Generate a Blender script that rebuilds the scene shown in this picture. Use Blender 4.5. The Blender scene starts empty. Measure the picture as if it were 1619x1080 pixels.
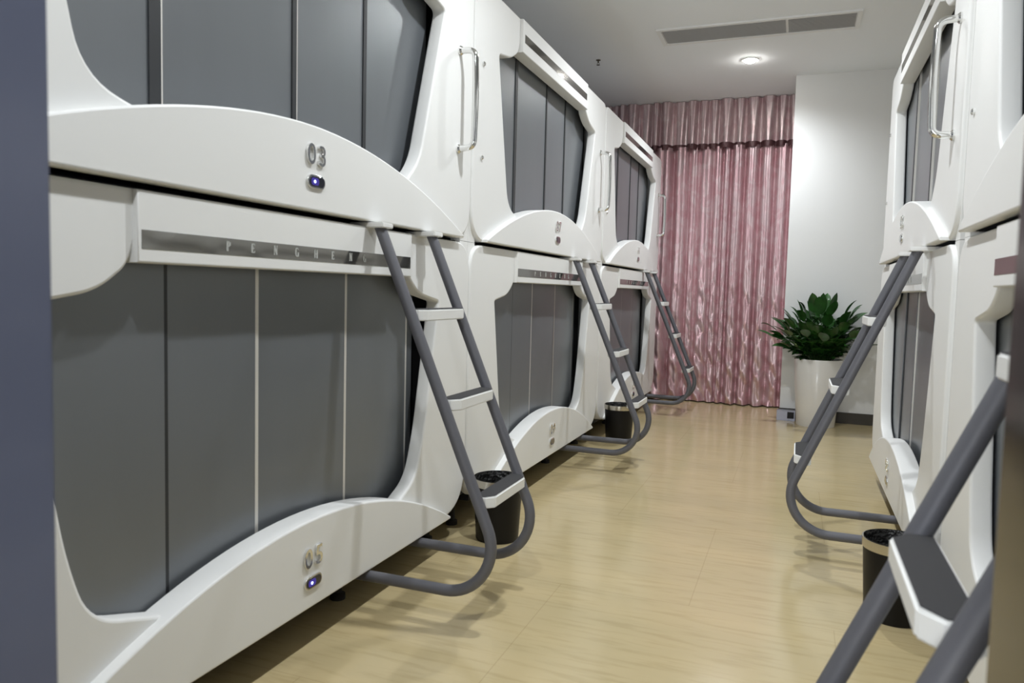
import bpy, bmesh, math, random
from mathutils import Vector, Matrix
random.seed(7)
S = bpy.context.scene
COL = S.collection
PI = math.pi

# ------------------------------------------------------------------ camera, world, exposure
AL, BR, EYE = 1.304, 0.465, 1.07          # aisle half-planes (left / right capsule fronts) and eye height
CEIL, YWALL, YCURT = 2.967, 6.95, 7.62
cam_d = bpy.data.cameras.new('camera'); cam = bpy.data.objects.new('camera', cam_d); COL.objects.link(cam)
cam_d.sensor_width = 36; cam_d.sensor_fit = 'HORIZONTAL'; cam_d.lens = 1176.9/1619*36
cam_d.clip_start = 0.02; cam_d.clip_end = 60
ROLL, PITCH, YAW = -0.0257, 0.0689, 0.3646
cy, sy = math.cos(YAW), math.sin(YAW)
fw = Vector((-sy*math.cos(PITCH), cy*math.cos(PITCH), -math.sin(PITCH)))
rt = Vector((cy, sy, 0)); up = rt.cross(fw)
r2 = rt*math.cos(ROLL)-up*math.sin(ROLL); u2 = up*math.cos(ROLL)+rt*math.sin(ROLL)
M = Matrix((r2, u2, -fw)).transposed().to_4x4(); M.translation = Vector((0, 0, EYE))
cam.matrix_world = M
cam_d.dof.use_dof = True; cam_d.dof.focus_distance = 4.2; cam_d.dof.aperture_fstop = 5.0
S.camera = cam
W = bpy.data.worlds.new('world'); S.world = W; W.use_nodes = True
W.node_tree.nodes['Background'].inputs[0].default_value = (0.75, 0.83, 1, 1)
W.node_tree.nodes['Background'].inputs[1].default_value = 0.4
vs = S.view_settings
vs.view_transform = 'Standard'; vs.look = 'None'; vs.gamma = 1; vs.use_curve_mapping = False
vs.exposure = 0.42
LAMP_Y = (0.38, 2.38, 4.38, 6.38)         # the row of ceiling downlights, all at the same x
LAMP_X, LAMP_W = -0.45, 78.0

# ------------------------------------------------------------------ materials
def mat(name, col, rough=.5, metal=0, coat=0, spec=.5, emis=None, es=0, bump=None, noise=None, ior=None, sheen=0):
    m = bpy.data.materials.new(name); m.use_nodes = True
    nt = m.node_tree; b = nt.nodes['Principled BSDF']
    b.inputs['Base Color'].default_value = (*col, 1); b.inputs['Roughness'].default_value = rough
    b.inputs['Metallic'].default_value = metal; b.inputs['Coat Weight'].default_value = coat
    b.inputs['Coat Roughness'].default_value = .12
    b.inputs['Specular IOR Level'].default_value = spec
    if sheen: b.inputs['Sheen Weight'].default_value = sheen
    if ior: b.inputs['IOR'].default_value = ior
    if emis: b.inputs['Emission Color'].default_value = (*emis, 1); b.inputs['Emission Strength'].default_value = es
    tc = nt.nodes.new('ShaderNodeTexCoord')
    if noise:   # (scale xyz, amount) mild colour variation
        mp = nt.nodes.new('ShaderNodeMapping'); mp.inputs['Scale'].default_value = noise[0]
        n = nt.nodes.new('ShaderNodeTexNoise'); n.inputs['Scale'].default_value = 1; n.inputs['Detail'].default_value = 5
        nt.links.new(tc.outputs['Object'], mp.inputs[0]); nt.links.new(mp.outputs[0], n.inputs['Vector'])
        r = nt.nodes.new('ShaderNodeValToRGB'); a = noise[1]
        r.color_ramp.elements[0].position = .3; r.color_ramp.elements[1].position = .7
        r.color_ramp.elements[0].color = (*[c*(1-a) for c in col], 1); r.color_ramp.elements[1].color = (*[min(1, c*(1+a)) for c in col], 1)
        nt.links.new(n.outputs['Fac'], r.inputs[0]); nt.links.new(r.outputs[0], b.inputs['Base Color'])
    if bump:    # (scale, strength, distance)
        n = nt.nodes.new('ShaderNodeTexNoise'); n.inputs['Scale'].default_value = bump[0]; n.inputs['Detail'].default_value = 3
        bp = nt.nodes.new('ShaderNodeBump'); bp.inputs['Strength'].default_value = bump[1]; bp.inputs['Distance'].default_value = bump[2]
        nt.links.new(tc.outputs['Object'], n.inputs['Vector'])
        nt.links.new(n.outputs['Fac'], bp.inputs['Height']); nt.links.new(bp.outputs[0], b.inputs['Normal'])
    return m
WHITE = mat('white_shell', (.80, .80, .785), .46, bump=(260, .10, .0006))
WHITE2 = mat('white_body', (.72, .72, .70), .5)
WALL = mat('wall_paint', (.76, .76, .755), .8, bump=(90, .15, .001))
CEILM = mat('ceiling_paint', (.90, .92, .95), .9, bump=(40, .08, .001))
PANEL = mat('panel_grey', (.160, .172, .185), .34, .30, spec=.8, noise=((3, 3, .6), .06))
DARK = mat('dark_gap', (.012, .012, .013), .8)
DIVD = mat('divider_dark', (.018, .02, .023), .5)
ALU = mat('aluminium_strip', (.72, .70, .66), .45, .4)
MIRROR = mat('mirror_strip', (.22, .215, .20), .08, .85)
LETTER = mat('strip_letters', (.45, .46, .44), .4)
CHROME = mat('chrome', (.78, .78, .77), .08, 1)
STEEL = mat('brushed_steel', (.55, .52, .46), .25, 1)
TUBE = mat('ladder_grey', (.115, .115, .13), .5, .15, bump=(400, .2, .0004))
GRIP = mat('grip_tape', (.035, .034, .036), .9, bump=(700, .8, .0008))
LENS = mat('black_lens', (.006, .006, .015), .08, coat=1)
LED = mat('blue_led', (.1, .1, .3), .3, emis=(.35, .45, 1), es=6)
LEDW = mat('violet_glow', (.02, .01, .08), .3, emis=(.06, .04, .45), es=.35)
BLACK = mat('bin_black', (.006, .0055, .006), .45, spec=.25)
LINER = mat('bag_black', (.01, .01, .01), .25, bump=(60, 1, .01))
RUBBER = mat('rubber', (.02, .018, .016), .8)
DOORP = mat('door_paint', (.17, .19, .285), .3, .1, coat=.3)
DOORS = mat('door_dark_steel', (.035, .032, .027), .14, 1)
LEAF = mat('leaf', (.018, .075, .012), .32, coat=.15, noise=((14, 14, 14), .45))
STEM = mat('stem', (.03, .07, .015), .5)
SOIL = mat('soil', (.05, .022, .012), .95, bump=(80, 1, .01))
CERAM = mat('white_ceramic', (.72, .70, .67), .28, coat=.4, noise=((2, 2, 1), .04))
BASEB = mat('baseboard_brown', (.045, .038, .03), .5)
LAMPE = mat('lamp_glow', (1, 1, 1), .5, emis=(1, .97, .92), es=110)
LAMPR = mat('lamp_ring', (.8, .8, .78), .4)
VENTM = mat('vent_white', (.85, .85, .85), .6)
VENTD = mat('vent_slat', (.80, .79, .79), .6)
SPRK = mat('sprinkler_brass', (.10, .085, .07), .4, .8)

def floor_mat():
    m = bpy.data.materials.new('vinyl_floor'); m.use_nodes = True; nt = m.node_tree; b = nt.nodes['Principled BSDF']
    tc = nt.nodes.new('ShaderNodeTexCoord'); L = nt.links.new
    def noise(sc, det, s=1):
        mp = nt.nodes.new('ShaderNodeMapping'); mp.inputs['Scale'].default_value = sc
        n = nt.nodes.new('ShaderNodeTexNoise'); n.inputs['Scale'].default_value = s; n.inputs['Detail'].default_value = det
        L(tc.outputs['Object'], mp.inputs[0]); L(mp.outputs[0], n.inputs['Vector']); return n
    n1 = noise((5, 42, 1), 4); n2 = noise((1.3, 5, 1), 3)
    r = nt.nodes.new('ShaderNodeValToRGB'); e = r.color_ramp.elements
    e[0].position = .32; e[0].color = (.47, .38, .205, 1); e[1].position = .50; e[1].color = (.525, .43, .245, 1)
    L(n1.outputs['Fac'], r.inputs[0])
    r2_ = nt.nodes.new('ShaderNodeValToRGB'); e = r2_.color_ramp.elements
    e[0].position = .3; e[0].color = (.93, .93, .92, 1); e[1].position = .7; e[1].color = (1.04, 1.02, 1, 1)
    L(n2.outputs['Fac'], r2_.inputs[0])
    mx = nt.nodes.new('ShaderNodeMix'); mx.data_type = 'RGBA'; mx.blend_type = 'MULTIPLY'; mx.inputs[0].default_value = 1
    L(r.outputs[0], mx.inputs[6]); L(r2_.outputs[0], mx.inputs[7])
    # sheet joints, very faint
    br = nt.nodes.new('ShaderNodeTexBrick'); br.inputs['Scale'].default_value = 1
    br.inputs['Color1'].default_value = br.inputs['Color2'].default_value = (1, 1, 1, 1); br.inputs['Mortar'].default_value = (.86, .84, .8, 1)
    br.inputs['Mortar Size'].default_value = .0016; br.inputs['Brick Width'].default_value = .92; br.inputs['Row Height'].default_value = .92
    mp = nt.nodes.new('ShaderNodeMapping'); mp.inputs['Location'].default_value = (.30, .2, 0)
    L(tc.outputs['Object'], mp.inputs[0]); L(mp.outputs[0], br.inputs['Vector'])
    m2 = nt.nodes.new('ShaderNodeMix'); m2.data_type = 'RGBA'; m2.blend_type = 'MULTIPLY'; m2.inputs[0].default_value = 1
    L(mx.outputs[2], m2.inputs[6]); L(br.outputs['Color'], m2.inputs[7]); L(m2.outputs[2], b.inputs['Base Color'])
    b.inputs['Roughness'].default_value = .17; b.inputs['Specular IOR Level'].default_value = .6
    bp = nt.nodes.new('ShaderNodeBump'); bp.inputs['Strength'].default_value = .06; bp.inputs['Distance'].default_value = .002
    n3 = noise((9, 9, 9), 2); L(n3.outputs['Fac'], bp.inputs['Height']); L(bp.outputs[0], b.inputs['Normal'])
    return m
FLOOR = floor_mat()
def satin(name, c1, c2, metal=.35, rough=.36):
    m = bpy.data.materials.new(name); m.use_nodes = True; nt = m.node_tree; b = nt.nodes['Principled BSDF']; L = nt.links.new
    tc = nt.nodes.new('ShaderNodeTexCoord')
    mp = nt.nodes.new('ShaderNodeMapping'); mp.inputs['Scale'].default_value = (5, 5, 3.4)
    n = nt.nodes.new('ShaderNodeTexNoise'); n.inputs['Scale'].default_value = 1.6; n.inputs['Detail'].default_value = 7; n.inputs['Distortion'].default_value = 1.6
    L(tc.outputs['Object'], mp.inputs[0]); L(mp.outputs[0], n.inputs['Vector'])
    r = nt.nodes.new('ShaderNodeValToRGB'); e = r.color_ramp.elements
    e[0].position = .46; e[0].color = (*c1, 1); e[1].position = .56; e[1].color = (*c2, 1)
    L(n.outputs['Fac'], r.inputs[0]); L(r.outputs[0], b.inputs['Base Color'])
    b.inputs['Metallic'].default_value = metal; b.inputs['Roughness'].default_value = rough
    n2 = nt.nodes.new('ShaderNodeTexNoise'); n2.inputs['Scale'].default_value = 9; n2.inputs['Detail'].default_value = 4; n2.inputs['Distortion'].default_value = .8
    mp2 = nt.nodes.new('ShaderNodeMapping'); mp2.inputs['Scale'].default_value = (1.8, 1.8, .16)
    L(tc.outputs['Object'], mp2.inputs[0]); L(mp2.outputs[0], n2.inputs['Vector'])
    bp = nt.nodes.new('ShaderNodeBump'); bp.inputs['Strength'].default_value = .35; bp.inputs['Distance'].default_value = .02
    L(n2.outputs['Fac'], bp.inputs['Height']); L(bp.outputs[0], b.inputs['Normal'])
    return m
SATIN = satin('pink_satin', (.61, .39, .42), (.66, .49, .51), .6, .32)
SATINH = satin('mauve_satin', (.60, .45, .47), (.66, .54, .55), .6, .32)
BAND = mat('curtain_band', (.12, .055, .06), .4, .2)

# ------------------------------------------------------------------ geometry helpers
def link(name, me, m, parent=None):
    o = bpy.data.objects.new(name, me); COL.objects.link(o)
    if m is not None and not me.materials: me.materials.append(m)
    if parent: o.parent = parent
    return o
def bm_obj(name, bm, m, parent=None, smooth=False):
    me = bpy.data.meshes.new(name); bmesh.ops.recalc_face_normals(bm, faces=bm.faces); bm.to_mesh(me); bm.free()
    if smooth:
        for p in me.polygons: p.use_smooth = True
        me.set_sharp_from_angle(angle=math.radians(38))
    return link(name, me, m, parent)
def add_box(bm, x0, x1, y0, y1, z0, z1, bev=0):
    r = bmesh.ops.create_cube(bm, size=1)
    for v in r['verts']:
        v.co = Vector(((x0+x1)/2+v.co.x*(x1-x0), (y0+y1)/2+v.co.y*(y1-y0), (z0+z1)/2+v.co.z*(z1-z0)))
    if bev:
        es = list({e for v in r['verts'] for e in v.link_edges})
        bmesh.ops.bevel(bm, geom=es, offset=bev, segments=2, affect='EDGES')
def box(name, m, parent, *a, bev=0):
    bm = bmesh.new(); add_box(bm, *a, bev=bev); return bm_obj(name, bm, m, parent, smooth=bool(bev))
def fillet(pts, n=7):
    """pts: (x, y[, r]) closed polygon with rounded corners"""
    out = []; N = len(pts)
    for i, p in enumerate(pts):
        r = p[2] if len(p) > 2 else 0
        P = Vector(p[:2])
        if not r: out.append(P); continue
        A = Vector(pts[i-1][:2])-P; B = Vector(pts[(i+1) % N][:2])-P
        r = min(r, A.length*.49, B.length*.49)
        a = P+A.normalized()*r; b = P+B.normalized()*r
        for k in range(n+1):
            t = k/n; out.append((1-t)**2*a+2*t*(1-t)*P+t*t*b)
    return out
def curve_mesh(cu):
    o = bpy.data.objects.new('tmp', cu); COL.objects.link(o)
    dg = bpy.context.evaluated_depsgraph_get(); dg.update()
    me = bpy.data.meshes.new_from_object(o.evaluated_get(dg))
    bpy.data.objects.remove(o); bpy.data.curves.remove(cu); return me
def plate(name, outlines, x0, x1, m, parent, bev=.006, z0=0):
    """flat plate in the (y, z) plane between x0 and x1 with rounded rims; first outline outer, the rest holes"""
    cu = bpy.data.curves.new('t', 'CURVE'); cu.dimensions = '2D'; cu.fill_mode = 'BOTH'
    cu.extrude = max((x1-x0)/2-bev, .0001); cu.bevel_depth = bev; cu.bevel_resolution = 2; cu.offset = -bev
    for ol in outlines:
        s = cu.splines.new('POLY'); s.points.add(len(ol)-1); s.use_cyclic_u = True
        for q, p in zip(s.points, ol): q.co = (p[0], p[1], 0, 1)
    me = curve_mesh(cu)
    xm = (x0+x1)/2
    for v in me.vertices:
        x, y, z = v.co; v.co = (z+xm, x, y-z0)
    for p in me.polygons: p.use_smooth = True
    me.set_sharp_from_angle(angle=math.radians(40))
    me.name = name; me.materials.clear()
    return link(name, me, m, parent)
def tube(name, pts, rad, m, parent, res=8, caps=True):
    cu = bpy.data.curves.new('t', 'CURVE'); cu.dimensions = '3D'; cu.bevel_depth = rad; cu.bevel_resolution = res//2
    cu.use_fill_caps = caps
    s = cu.splines.new('POLY'); s.points.add(len(pts)-1)
    for q, p in zip(s.points, pts): q.co = (*p, 1)
    me = curve_mesh(cu)
    for p in me.polygons: p.use_smooth = True
    me.set_sharp_from_angle(angle=math.radians(50)); me.name = name; me.materials.clear()
    return link(name, me, m, parent)
def lathe(bm, prof, n=40, loc=(0, 0, 0), close=False):
    rings = []
    for r, z in prof:
        rings.append([bm.verts.new((loc[0]+r*math.cos(2*PI*k/n), loc[1]+r*math.sin(2*PI*k/n), loc[2]+z)) for k in range(n)])
    for a, b in zip(rings, rings[1:]):
        for k in range(n): bm.faces.new((a[k], a[(k+1) % n], b[(k+1) % n], b[k]))
    if close:
        bm.faces.new(rings[0][::-1]); bm.faces.new(rings[-1])
def thing(name, label, cat, loc=(0, 0, 0), rz=0, group=None):
    o = bpy.data.objects.new(name, None); COL.objects.link(o); o.location = loc; o.rotation_euler = (0, 0, rz)
    o.empty_display_size = .1
    return tag(o, label, cat, group)
def tag(o, label, cat, group=None):
    o['label'] = label; o['category'] = cat
    if group: o['group'] = group
    return o
def struct(o): o['kind'] = 'structure'; return o
def children(o): return [c for c in bpy.data.objects if c.parent == o]
def dup(root, loc, rz, label):
    r = root.copy(); COL.objects.link(r); r.location = loc; r.rotation_euler = (0, 0, rz); r['label'] = label
    for ch in children(root):
        c = ch.copy(); COL.objects.link(c); c.parent = r
        for g in children(ch):
            d = g.copy(); COL.objects.link(d); d.parent = c
    return r

# ------------------------------------------------------------------ the room
# unseen fill light added behind the camera to brighten ceiling and curtain
ld = bpy.data.lights.new('added_fill_light', 'AREA'); ld.shape = 'RECTANGLE'; ld.size = 1.7; ld.size_y = 1.5; ld.energy = 70; ld.color = (.90, .95, 1)
lo = bpy.data.objects.new('added_fill_light', ld); COL.objects.link(lo); lo.location = (-.3, -2.55, 1.25); lo.rotation_euler = (math.radians(95), 0, 0)
bm = bmesh.new()
for a_ in ((-1.2, -1.14, .44, 2.06), (.54, .60, .44, 2.06), (-1.14, .54, .44, .50), (-1.14, .54, 2.0, 2.06)): add_box(bm, a_[0], a_[1], -2.6, -2.54, a_[2], a_[3])
FILL_FRAME = bm
XL, XR, YF = -2.50, 1.66, -0.36
struct(box('floor', FLOOR, None, XL-.1, XR+.1, -2.6, 7.95, -.05, 0))
struct(box('ceiling', CEILM, None, XL-.1, XR+.1, -2.6, 7.95, CEIL, CEIL+.05))
struct(box('wall_left', WALL, None, XL-.1, XL, -2.6, 7.95, 0, CEIL))
struct(box('wall_right', WALL, None, XR, XR+.1, -2.6, 7.95, 0, CEIL))
struct(box('wall_back', WALL, None, -.105, XR, YWALL, 7.95, 0, CEIL))            # the white wall beside the curtain
struct(box('wall_window', WALL, None, XL, -.105, 7.80, 7.95, 0, CEIL))           # behind the curtain
bm = bmesh.new(); add_box(bm, XL, -.70, YF-.1, YF, 0, CEIL); add_box(bm, .215, XR, YF-.1, YF, 0, CEIL); add_box(bm, -.70, .215, YF-.1, YF, 2.15, CEIL)
struct(bm_obj('wall_front', bm, WALL))
struct(bm_obj('fill_light_frame', FILL_FRAME, WHITE2))  # invented frame around the added fill light, out of view
struct(box('wall_corridor', WALL, None, XL, XR, -2.7, -2.6, 0, CEIL))
struct(box('baseboard_back', BASEB, None, -.112, XR, YWALL-.012, YWALL, 0, .095, bev=.003))
# the two open door leaves the photograph is taken between
d1 = struct(box('door_1', DOORP, None, -.70, -.652, YF+.002, .50, .008, 2.12, bev=.004))
d2 = struct(box('door_2', DOORS, None, .1668, .213, YF+.002, .728, .008, 2.12, bev=.002))

# ------------------------------------------------------------------ sleeping capsules
def arch(sag, half, peak, base, n=36, power=2.0):
    pts = [(-half, base), (half, base)]
    for k in range(n+1):
        s = half-2*half*k/n; pts.append((s, peak-sag*(abs(s)/half)**power))
    return pts
def mirror(h):
    """h: right half from bottom to top -> closed outline"""
    return h+[(-p[0],)+tuple(p[1:]) for p in reversed(h)]
def text_mesh(body, size, ext):
    cu = bpy.data.curves.new('t', 'FONT'); cu.body = body; cu.size = size; cu.extrude = ext
    cu.bevel_depth = .0012; cu.align_x = 'CENTER'; cu.align_y = 'CENTER'; cu.space_character = 1.12
    me = curve_mesh(cu)
    for v in me.vertices:
        x, y, z = v.co; v.co = (z, x, y)
    me.materials.clear(); return me
GLY = {  # thin serif capitals as strokes in a unit box (x0, y0, x1, y1, width)
 'P': [(.18, 0, .18, 1, .16), (.18, .94, .68, .94, .07), (.72, .9, .72, .55, .15), (.18, .5, .68, .5, .07), (0, .02, .38, .02, .06), (0, .98, .2, .98, .06)],
 'E': [(.18, 0, .18, 1, .16), (0, .96, .78, .96, .07), (.18, .5, .6, .5, .07), (0, .04, .8, .04, .07), (.78, .96, .78, .78, .05), (.82, .04, .82, .24, .05), (.6, .6, .6, .4, .05)],
 'N': [(.14, 0, .14, 1, .07), (.14, 1, .84, 0, .16), (.84, 0, .84, 1, .07), (0, .02, .28, .02, .06), (.7, .98, .98, .98, .06), (0, .98, .16, .98, .06)],
 'G': [(.12, .2, .12, .8, .15), (.12, .84, .34, .97, .1), (.34, .97, .66, .97, .08), (.66, .97, .84, .78, .07), (.12, .16, .34, .03, .1), (.34, .03, .66, .03, .08), (.66, .03, .8, .12, .08), (.8, 0, .8, .42, .15), (.6, .43, .96, .43, .06)],
 'H': [(.14, 0, .14, 1, .15), (.82, 0, .82, 1, .15), (.14, .5, .82, .5, .07), (0, .02, .3, .02, .06), (0, .98, .3, .98, .06), (.68, .02, .98, .02, .06), (.68, .98, .98, .98, .06)]}
def lettering(word, y0, step, z, h, x, zoff):
    bm = bmesh.new()
    for i, ch in enumerate(word):
        for q_, (a, b, c, d, w) in enumerate(GLY[ch]):
            A = Vector((a*.62*h, b*h)); B = Vector((c*.62*h, d*h)); t = (B-A).normalized(); n = Vector((-t.y, t.x))*w*h*.85
            vs_ = [bm.verts.new((x+q_*.00012, y0+i*step+q.x, z-zoff+q.y)) for q in (A-n, B-n, B+n, A+n)]
            vb = [bm.verts.new((x-.0008, v.co.y, v.co.z)) for v in vs_]
            bm.faces.new(vs_)
            for k in range(4): bm.faces.new((vs_[k], vb[k], vb[(k+1) % 4], vs_[(k+1) % 4]))
    return bm
PROT = .028
def shell_body(t, z0, za, zb):
    bm = bmesh.new(); add_box(bm, -1.13, -.057, -1.10, 1.10, za-z0, zb-z0)
    fr = [f for f in bm.faces if f.normal.x > .9]
    bmesh.ops.inset_region(bm, faces=fr, thickness=.03)
    bmesh.ops.translate(bm, vec=(-.07, 0, 0), verts=list({v for f in fr for v in f.verts}))
    return bm_obj('body', bm, WHITE2, t)
def stadium(hw, hh, n=8):
    r = []
    for k in range(n+1): a = -PI/2+PI*k/n; r.append((hw-hh+hh*math.cos(a), hh*math.sin(a)))
    for k in range(n+1): a = PI/2+PI*k/n; r.append((-hw+hh+hh*math.cos(a), hh*math.sin(a)))
    return r
def indicator(t, z, z0, lit):
    ol = lambda a, b: [(p[0], p[1]+z) for p in stadium(a, b)]
    b = plate('indicator_bezel', [ol(.041, .0195)], PROT-.002, PROT+.006, CHROME, t, .002, z0)
    plate('indicator_lens', [ol(.035, .0145)], PROT+.004, PROT+.0075, LENS, b, .001, z0)
    if lit:
        g = plate('indicator_light', [[(p[0]*.5-.010, p[1]*.7+z) for p in stadium(.035, .0145)]], PROT+.0072, PROT+.0082, LEDW, b, .0002, z0)
        plate('indicator_led', [[(p[0]-.012, p[1]+z) for p in stadium(.0042, .0042)]], PROT+.008, PROT+.009, LED, b, .0002, z0)
def number(t, txt, z, z0):
    for i, ch in enumerate(txt):
        me = text_mesh(ch, .080, .003); me.name = 'digit'
        for v in me.vertices: v.co.x += PROT+.003; v.co.y += (i-.5)*.050; v.co.z += z-z0
        link('digit', me, CHROME, t)
def outer(z0, z1, rb, rt_):
    h = 1.118
    return fillet([(-h, z0, rb), (h, z0, rb), (h, z1, rt_), (-h, z1, rt_)], 10)
def panels(t, edges, za, zb, z0, kind):
    for i in range(len(edges)-1):
        x = -.062-.008*i
        a, b = edges[i], edges[i+1]
        p = box('shutter_panel', PANEL, t, x-.006, x, a, b-.004, za-z0, zb-z0)
        if kind == 'low':
            if i == 1: box('divider_strip', DIVD, p, x, x+.004, a-.004, a+.010, za-z0, zb-z0)  # dark strip paints the shadow in the gap between panels
            elif i > 1: box('divider_strip', ALU, p, x, x+.005, a, a+.013, za-z0, zb-z0)
        elif i > 0:
            box('divider_strip', DIVD, p, x, x+.012, a-(.034 if i == 1 else .020), a-.001, za-z0, zb-z0)
            if i < 3: box('divider_edge', ALU, p, x, x+.010, a-.001, a+.005, za-z0, zb-z0)
def posts(t, za, zb, z0):
    for s in (-1, 1):
        box('side_post', WHITE, t, -.058, -.014, min(s*1.05, s*1.1245), max(s*1.05, s*1.1245), za-z0, zb-z0)

def upper_capsule(num, label, lit):
    z0 = 1.27
    t = thing('sleeping_capsule', label, 'capsule bed', (0, 0, z0), 0, 'upper sleeping capsules')
    hole = mirror([(.40, 1.42), (.555, 1.435), (.665, 1.53, .10), (.85, 2.125, .02), (.70, 2.150, .06), (.615, 2.20, .03), (.59, 2.25)])
    hole[-3:] = [(-.70, 1.462, .16), (-.53, 1.42), (-.40, 1.41)]
    plate('front_shell', [outer(1.277, 2.37, .15, .07), fillet(hole)], -.055, 0, WHITE, t, .008, z0)
    shell_body(t, z0, 1.286, 2.345)
    box('interior_back', DARK, t, -.128, -.120, -1.0, 1.0, 1.36-z0, 2.30-z0)
    panels(t, [-.90, -.455, .04, .42, .86], 1.38, 2.29, z0, 'up')
    plate('arch_panel', [arch(.225, 1.0, 1.513, 1.277, power=1.9)], -.055, PROT, WHITE, t, .006, z0)
    plate('header_bar', [[(-.59, 2.212), (.59, 2.212), (.59, 2.368), (-.59, 2.368)]], -.055, .014, WHITE, t, .004, z0)
    box('mirror_strip', MIRROR, t, .0135, .0148, -.565, .565, 2.262-z0, 2.302-z0)
    number(t, num, 1.428, z0); indicator(t, 1.357, z0, lit)
    posts(t, 1.2705, 2.33, z0)
    # grab handle
    y, h0, h1, st = .985, 1.63-z0, 2.016-z0, .068
    path = [(0, h0), (st, h0+.004, .05), (st+.006, (h0+h1)/2, .1), (st, h1-.004, .05), (0, h1)]
    P = []
    for i, p in enumerate(path):
        if len(p) < 3: P.append(Vector(p)); continue
        A = Vector(path[i-1][:2])-Vector(p[:2]); B = Vector(path[i+1][:2])-Vector(p[:2]); r = min(p[2], A.length*.45, B.length*.45)
        a = Vector(p[:2])+A.normalized()*r; b = Vector(p[:2])+B.normalized()*r
        for k in range(9): q = k/8; P.append((1-q)**2*a+2*q*(1-q)*Vector(p[:2])+q*q*b)
    hd = tube('grab_handle', [(p.x, y, p.y) for p in P], .0125, CHROME, t)
    for z in (h0, h1):
        bm = bmesh.new(); lathe(bm, [(.0, 0), (.019, 0), (.019, .006), (.014, .012), (.0, .012)], 20)
        bmesh.ops.rotate(bm, verts=bm.verts, matrix=Matrix.Rotation(PI/2, 3, 'Y')); bmesh.ops.translate(bm, verts=bm.verts, vec=(-.0005, y, z))
        bm_obj('handle_collar', bm, CHROME, hd, True)
    for z in (2.032-z0, 1.637-z0):
        bm = bmesh.new(); lathe(bm, [(.0, 0), (.010, 0), (.010, .006), (.006, .010), (.0, .010)], 16)
        bmesh.ops.rotate(bm, verts=bm.verts, matrix=Matrix.Rotation(PI/2, 3, 'Y')); bmesh.ops.translate(bm, verts=bm.verts, vec=(-.0005, -1.03, z))
        bm_obj('screw_cap', bm, CHROME, t, True)
    return t
LET = [-0.325, -0.238, -0.152, -0.062, 0.024, 0.108, 0.201, 0.28]
def lower_capsule(num, label, lit):
    z0 = 0
    t = thing('sleeping_capsule', label, 'capsule bed', (0, 0, z0), 0, 'lower sleeping capsules')
    hole = mirror([(.40, .27), (.545, .30), (.672, .355, .09), (.735, .52, .10), (.838, 1.018, .012), (.675, 1.046, .06), (.602, 1.10, .03), (.585, 1.15)])
    hole[-4:] = [(-.748, .52, .08), (-.70, .378, .09), (-.52, .318), (-.40, .27)]
    plate('front_shell', [outer(.135, 1.262, .20, .12), fillet(hole)], -.055, 0, WHITE, t, .008, z0)
    shell_body(t, z0, .155, 1.235)
    box('interior_back', DARK, t, -.128, -.120, -1.0, 1.0, .22, 1.20)
    panels(t, [-.90, -.445, -.125, .315, .735, .80], .20, 1.19, z0, 'low')
    plate('arch_panel', [arch(.25, .93, .395, .135)], -.055, PROT, WHITE, t, .006, z0)
    plate('header_bar', [[(-.59, 1.108), (.59, 1.108), (.59, 1.260), (-.59, 1.260)]], -.055, .014, WHITE, t, .004, z0)
    ms = box('mirror_strip', MIRROR, t, .0135, .0148, -.58, .58, 1.137, 1.177)
    for i, ch in enumerate('PENGHENG'): bm_obj('letter', lettering(ch, LET[i]-.007, 0, 1.147, .023, .0156, 0), LETTER, ms)
    box('base_frame', DARK, t, -1.0, -.075, -.92, .92, .092, .156)
    sp = box('slot_shade', DARK, t, -.16, -.035, -1.06, 1.06, 1.24, 1.269)  # dark filler put in to paint the shade inside the slot
    number(t, num, .284, z0); indicator(t, .213, z0, lit)
    posts(t, .30, 1.269, z0)
    for y in (-1.0, -.35, .35, 1.0):
        bm = bmesh.new(); lathe(bm, [(.026, 0), (.026, .018), (.014, .022), (.014, .156)], 16, (-.12, y, 0), close=True)
        bm_obj('leg', bm, RUBBER, t, True)
    return t
YL = [1.768, 1.768+2.25, 1.768+4.5]
YRR = [1.575, 3.90]
UP = [('03', 'nearest upper capsule on the left, numbered 03, with a lit blue indicator', True), ('07', 'middle upper capsule of the left row, its chrome handle beside the second ladder', False),
      ('11', 'farthest upper capsule on the left, next to the pink curtain', False)]
LOW = [('05', 'nearest lower capsule on the left, numbered 05, its grey shutters filling the picture', True), ('09', 'middle lower capsule of the left row, between the two wastebaskets', False),
       ('13', 'farthest lower capsule on the left, next to the pink curtain', False)]
for (n, l, lit), y in zip(UP, YL):
    t = upper_capsule(n, l, lit); t.location = (-AL, y, 1.27)
for (n, l, lit), y in zip(LOW, YL):
    t = lower_capsule(n, l, lit); t.location = (-AL, y, 0)
for (n, l), y in zip([('02', 'near upper capsule on the right, cut by the photo edge'), ('06', 'far upper capsule on the right, with the large chrome handle in front of its window')], YRR):
    t = upper_capsule(n, l, False); t.location = (BR, y, 1.27); t.rotation_euler.z = PI
for (n, l), y in zip([('04', 'near lower capsule on the right, behind the blurred grey ladder'), ('08', 'far lower capsule on the right, standing past the wastebasket')], YRR):
    t = lower_capsule(n, l, False); t.location = (BR, y, 0); t.rotation_euler.z = PI

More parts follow.
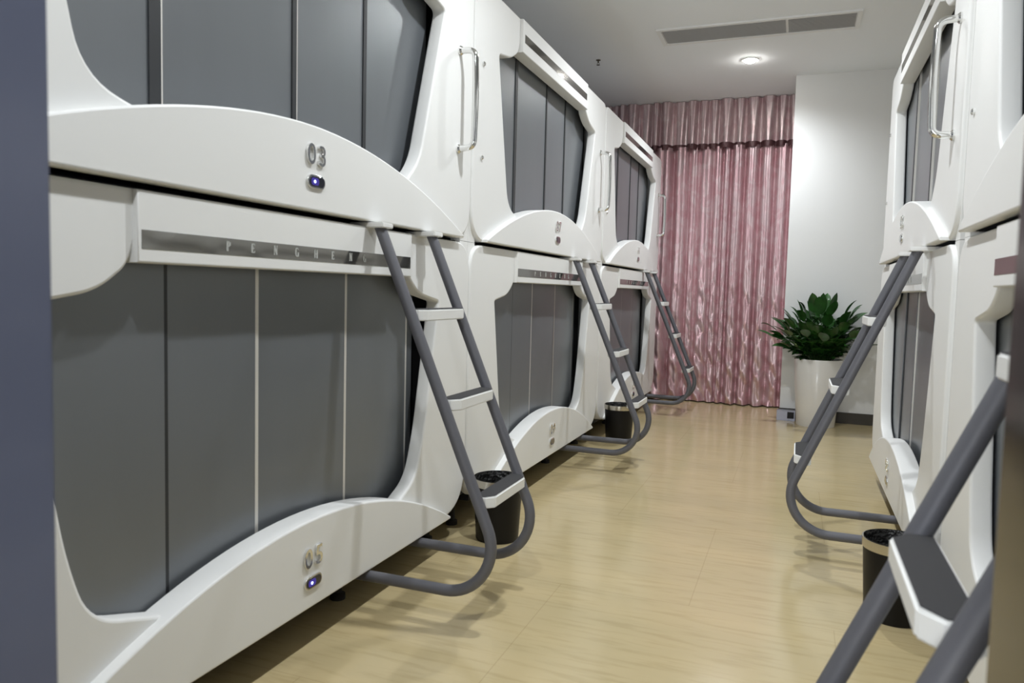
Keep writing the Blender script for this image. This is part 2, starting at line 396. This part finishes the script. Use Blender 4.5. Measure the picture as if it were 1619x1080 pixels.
# ------------------------------------------------------------------ ladders
def make_ladder(label):
    t = thing('bunk_ladder', label, 'ladder', (0, 0, 0), 0, 'grey ladders leaning on the capsules')
    rx = lambda z: .045+.426*(1.262-z)
    A, P, Bq = Vector((.045, 1.262)), Vector((rx(.113), .113)), Vector((-.072, .113))
    d1_ = (A-P).normalized(); d2_ = (Bq-P).normalized(); ang = d1_.angle(d2_); R = .155; T = R/math.tan(ang/2)
    c = P+(d1_+d2_).normalized()*(R/math.sin(ang/2))
    a0 = P+d1_*T-c; a1 = P+d2_*T-c
    th0 = math.atan2(a0.y, a0.x); th1 = math.atan2(a1.y, a1.x)
    if th1 > th0: th1 -= 2*PI
    arc = [c+Vector((math.cos(th0+(th1-th0)*k/16), math.sin(th0+(th1-th0)*k/16)))*R for k in range(17)]
    for y in (.32, .68):
        tube('rail', [(p.x, y, p.y) for p in [A]+arc+[Bq]], .0183, TUBE, t, 12)
        box('hook_cap', WHITE, t, -.05, .075, y-.034, y+.034, 1.2565, 1.2735, bev=.003)
    for z in (1.0, .72, .422):
        x = rx(z)
        w0, w1 = .336, .664
        ol = [(x-.020, w0), (x+.020, w0), (x+.046, w0+.030), (x+.046, w1-.030), (x+.020, w1), (x-.020, w1)]
        bm = bmesh.new()
        lo = [bm.verts.new((p[0], p[1], z-.036)) for p in ol]; hi = [bm.verts.new((p[0], p[1], z)) for p in ol]
        bm.faces.new(lo[::-1]); bm.faces.new(hi)
        for k in range(6): bm.faces.new((lo[k], lo[(k+1) % 6], hi[(k+1) % 6], hi[k]))
        bmesh.ops.bevel(bm, geom=bm.edges[:], offset=.0035, segments=2, affect='EDGES')
        tr = bm_obj('tread', bm, WHITE, t, True)
        bm = bmesh.new(); cx = x+.014; cyy = .5
        q = [(cx+(p[0]-cx)*.86, cyy+(p[1]-cyy)*.965) for p in ol]
        lo = [bm.verts.new((p[0], p[1], z-.002)) for p in q]; hi = [bm.verts.new((p[0], p[1], z+.0022)) for p in q]
        bm.faces.new(hi)
        for k in range(6): bm.faces.new((lo[k], lo[(k+1) % 6], hi[(k+1) % 6], hi[k]))
        bm_obj('grip_pad', bm, GRIP, tr)
        for y in (.338, .662):
            bm = bmesh.new(); lathe(bm, [(.0, -.012), (.010, -.012), (.010, .012), (.0, .012)], 14)
            bmesh.ops.rotate(bm, verts=bm.verts, matrix=Matrix.Rotation(PI/2, 3, 'X')); bmesh.ops.translate(bm, verts=bm.verts, vec=(x+.008, y, z-.018))
            bm_obj('bolt', bm, TUBE, tr, True)
    return t
lad = make_ladder('nearest ladder on the left, hooked over the capsule numbered 05'); lad.location = (-AL, YL[0], 0)
dup(lad, (-AL, YL[1], 0), 0, 'middle ladder of the left row, just before the second wastebasket')
dup(lad, (-AL, YL[2], 0), 0, 'farthest ladder on the left, standing out against the pink curtain')
dup(lad, (BR, YRR[1], 0), PI, 'ladder on the right in front of the potted plant')
dup(lad, (BR, YRR[0], 0), PI, 'large ladder at the bottom right corner, slightly out of focus')

# ------------------------------------------------------------------ wastebaskets
def make_bin(label):
    t = thing('wastebasket', label, 'trash bin', group='black wastebaskets between the capsules')
    bm = bmesh.new(); lathe(bm, [(0, 0), (.088, 0), (.092, .008), (.106, .262), (.1035, .262), (.089, .012), (0, .012)]); bm_obj('bucket', bm, BLACK, t, True)
    bm = bmesh.new(); lathe(bm, [(.1048, .236), (.1075, .236), (.1092, .258), (.1092, .268), (.1035, .268), (.1030, .250)]); bm_obj('metal_rim', bm, STEEL, t, True)
    bm = bmesh.new(); n = 60
    prof = [(.1095, .232), (.1100, .250), (.1080, .2685), (.1040, .2705), (.1015, .262), (.095, .17), (.085, .06), (.04, .045), (.0, .05)]
    rings = []
    for j, (r, z) in enumerate(prof):
        w = .0025 if 0 < j < 5 else .009
        rings.append([bm.verts.new(((r-(w*random.random() if j > 4 else 0))*math.cos(2*PI*k/n), (r-(w*random.random() if j > 4 else 0))*math.sin(2*PI*k/n), z+(.004*math.sin(k*1.7)+.003*random.random() if j == 0 else 0))) for k in range(n)])
    for a, b in zip(rings[3:], rings[4:]):
        for k in range(n): bm.faces.new((a[k], a[(k+1) % n], b[(k+1) % n], b[k]))
    bmesh.ops.delete(bm, geom=[v for v in bm.verts if not v.link_faces], context='VERTS')
    bm_obj('bin_liner', bm, LINER, t, True)
    return t
wb = make_bin('wastebasket behind the nearest left ladder, lined with a black bag'); wb.location = (-1.165, 2.93, 0)
dup(wb, (-1.165, 5.26, 0), .6, 'small wastebasket behind the middle left ladder')
dup(wb, (.352, 2.76, 0), 1.3, 'wastebasket on the right beside the blurred ladder')

# ------------------------------------------------------------------ potted plant
pp = thing('potted_plant', 'leafy green plant in a tall white pot against the white wall', 'plant', (.185, 6.73, 0))
bm = bmesh.new(); lathe(bm, [(0, 0), (.150, 0), (.153, .006), (.192, .555), (.188, .562), (.180, .556), (.176, .50), (0, .50)], 48); bm_obj('pot', bm, CERAM, pp, True)
bm = bmesh.new(); lathe(bm, [(0, .53), (.10, .532), (.177, .522)], 32); bm_obj('soil', bm, SOIL, pp, True)
bl, bs = bmesh.new(), bmesh.new()
def leaf(bm, base, d, length, width, droop):
    d = d.normalized(); side = d.cross(Vector((0, 0, 1)))
    side = side.normalized() if side.length > .05 else Vector((1, 0, 0))
    side = (side+Vector((random.uniform(-.3, .3), random.uniform(-.3, .3), random.uniform(-.35, .35)))).normalized()
    nrm = side.cross(d).normalized(); n = 8; rows = []
    p = Vector(base)
    for k in range(n+1):
        t = k/n; w = width*(math.sin(PI*min(1, t**.8))**.75)*.5+.0008
        dd = (d+Vector((0, 0, -droop*t*t))).normalized()
        if k: p = p+dd*(length/n)
        rows.append((bm.verts.new(p+side*w+nrm*w*.25), bm.verts.new(p), bm.verts.new(p-side*w+nrm*w*.25)))
    for a, b in zip(rows, rows[1:]):
        bm.faces.new((a[0], a[1], b[1], b[0])); bm.faces.new((a[1], a[2], b[2], b[1]))
def stem(bm, pts, r=.004):
    rings = []
    for i, p in enumerate(pts):
        rr = r*(1-.5*i/len(pts)); rings.append([bm.verts.new((p.x+rr*math.cos(a), p.y+rr*math.sin(a), p.z)) for a in (0, 2.1, 4.2)])
    for a, b in zip(rings, rings[1:]):
        for k in range(3): bm.faces.new((a[k], a[(k+1) % 3], b[(k+1) % 3], b[k]))
for i in range(96):
    ring = (i/96)**.6
    az = i*2.39996; lean = .06+ring*1.18+random.uniform(-.16, .16)
    reach = random.uniform(.35, .47)*(1-.20*ring)*(1 if i % 4 else .6)
    b0 = Vector((.09*ring*math.cos(az), .09*ring*math.sin(az), .53))
    pts = []
    for k in range(6):
        t = k/5; th = lean*(.35+.75*t)
        pts.append((pts[-1] if pts else b0)+Vector((math.sin(th)*math.cos(az), math.sin(th)*math.sin(az), math.cos(th)))*(reach/5 if k else 0))
    for p in pts:
        p.y = min(p.y, YWALL-6.73-.06)
    stem(bs, pts)
    d = (pts[-1]-pts[-2]).normalized()
    def lf(base, dr, L_, w_, dp):
        if base.y+dr.normalized().y*L_ > YWALL-6.73-.03: dr = Vector((dr.x, -.1, dr.z))
        leaf(bl, base, dr, L_, w_, dp)
    lf(pts[-1], d+Vector((0, 0, .25)), random.uniform(.13, .18), random.uniform(.07, .095), random.uniform(.2, .8))
    for k in (1, 2, 3, 4):
        for sgn in (-1, 1):
            if random.random() < .55:
                s_ = d.cross(Vector((0, 0, 1))).normalized()*sgn
                lf(pts[k], d*.7+s_*random.uniform(.5, 1)+Vector((0, 0, random.uniform(0, .4))), random.uniform(.09, .14), random.uniform(.045, .065), random.uniform(.3, .9))
bm_obj('foliage', bl, LEAF, pp, True); bm_obj('stems', bs, STEM, pp, True)

# wall-corner baseboard, built as a made-up silver box with a black patch
fb = thing('baseboard_corner_box', 'polished baseboard corner built as a silver box with a black patch, left of the white pot', 'baseboard', (-.05, YWALL-.07, 0))
bm = bmesh.new(); add_box(bm, -.075, .075, -.045, .05, 0, .088, bev=.003); bm_obj('corner_block', bm, mat('silver_box', (.26, .26, .30), .35, .6), fb, True)
box('black_patch', DARK, fb, .012, .066, -.048, -.044, .022, .078)

# ------------------------------------------------------------------ curtain
XC0, XC1 = -2.44, -.112
def folds(sd, lo, hi):
    """irregular pleat positions along the curtain: (centre x, half width, depth)"""
    rnd = random.Random(sd); x = XC0; out = []
    while x < XC1:
        w = rnd.uniform(lo, hi); out.append((x, w, rnd.uniform(.45, 1.4))); x += w
    return out
def drape(name, m, z0, z1, nz, fl, depth, parent, yo=0, crinkle=0, taper=0, pinch=0):
    n = 640; bm = bmesh.new(); rows = []
    xs = [XC0+(XC1-XC0)*i/n for i in range(n+1)]
    base = []
    for x in xs:
        for (c, w, d) in fl:
            if c <= x < c+w or (c, w, d) == fl[-1]:
                u = (x-c)/w; base.append((u, d, c)); break
    for j in range(nz+1):
        t = j/nz; z = z0+(z1-z0)*t; row = []
        for x, (u, d, c) in zip(xs, base):
            sh = u+crinkle*.10*(1-t)*math.sin(z*2.6+c*31)*math.sin(PI*u)
            prof = math.sin(PI*sh)**(1.0+pinch*(1-t))
            k = 1-taper*t
            y = -depth*d*k*prof*(1+.18*math.sin(3*PI*sh))
            y += crinkle*(1-t)**2.5*(.018*math.sin(z*23+c*57+u*5)*math.sin(PI*u)+.009*math.sin(z*41+x*60))
            row.append(bm.verts.new((x, yo+y, z)))
        rows.append(row)
    for a, b in zip(rows, rows[1:]):
        for i in range(n): bm.faces.new((a[i], a[i+1], b[i+1], b[i]))
    me = bpy.data.meshes.new(name); bm.to_mesh(me); bm.free()
    for p in me.polygons: p.use_smooth = True
    return link(name, me, m, parent)
ct = thing('curtain', 'pink satin floor-length curtain with a gathered mauve heading, across the far end', 'curtain', (0, YCURT, 0))
F1 = folds(11, .07, .20)
drape('drape', SATIN, .012, 2.52, 90, F1, .095, ct, crinkle=1.0, taper=.25)
drape('heading', SATINH, 2.50, CEIL-.004, 20, folds(4, .05, .15), .075, ct, yo=-.02, pinch=1.4, taper=.1)
drape('band', BAND, 2.495, 2.545, 2, folds(4, .05, .15), .080, ct, yo=-.026, pinch=1.4)

# ------------------------------------------------------------------ ceiling fixtures
labels = ['downlight above the doorway, nearest of the row', 'downlight above the first ladders, second of the row', 'downlight above the middle capsules, third of the row', 'glowing round downlight in the ceiling near the curtain']
for y, lb in zip(LAMP_Y, labels):
    t = thing('ceiling_downlight', lb, 'ceiling light', (LAMP_X, y, CEIL), 0, 'round ceiling downlights')
    bm = bmesh.new(); lathe(bm, [(.048, -.002), (.050, -.010), (.066, -.008), (.070, -.0005)], 36); bm_obj('trim_ring', bm, LAMPR, t, True)
    bm = bmesh.new(); lathe(bm, [(0, -.030), (.020, -.028), (.038, -.020), (.0485, -.003)], 30); bm_obj('bulb_face', bm, LAMPE, t, True)
    ld = bpy.data.lights.new('lamp', 'SPOT'); ld.energy = LAMP_W; ld.spot_size = math.radians(158); ld.spot_blend = 1.0
    ld.shadow_soft_size = .045; ld.color = (.91, .96, 1)
    lo = bpy.data.objects.new('lamp', ld); COL.objects.link(lo); lo.parent = t; lo.location = (0, 0, -.085)
v = thing('air_vent', 'long white air-conditioning grille set in the ceiling', 'air vent', (-.37, 5.66, CEIL))
bm = bmesh.new()
for a in ((-.68, .68, -.175, -.145), (-.68, .68, .145, .175), (-.68, -.65, -.145, .145), (.65, .68, -.145, .145)): add_box(bm, a[0], a[1], a[2], a[3], -.012, -.0005)
bm_obj('frame', bm, VENTM, v)
box('backing', mat('vent_back', (.78, .77, .77), .8), v, -.655, .655, -.15, .15, -.003, -.001)
for (x0, x1) in ((-.645, .20), (.215, .645)):
    bm = bmesh.new()
    for k in range(19):
        y = -.135+k*.015; vv = [bm.verts.new(p) for p in ((x0, y-.005, -.010), (x1, y-.005, -.010), (x1, y+.005, -.004), (x0, y+.005, -.004))]; bm.faces.new(vv)
    bm_obj('louvre_set', bm, VENTD, v)
sp = thing('fire_sprinkler', 'small dark sprinkler head hanging from the ceiling above the left capsules', 'sprinkler', (-1.62, 6.06, CEIL))
bm = bmesh.new(); lathe(bm, [(.0, -.0005), (.026, -.0005), (.024, -.006), (.008, -.008), (.008, -.03), (0, -.03)], 20); bm_obj('pipe', bm, SPRK, sp, True); sp.scale = (.75, .75, .75)
bm = bmesh.new(); lathe(bm, [(0, -.052), (.018, -.052), (.018, -.055), (0, -.055)], 16); bm_obj('deflector', bm, SPRK, sp, True)
for s in (-1, 1): tube('frame_arm', [(0.006*s, 0, -.028), (.012*s, 0, -.04), (.003*s, 0, -.053)], .0025, SPRK, sp, 4)
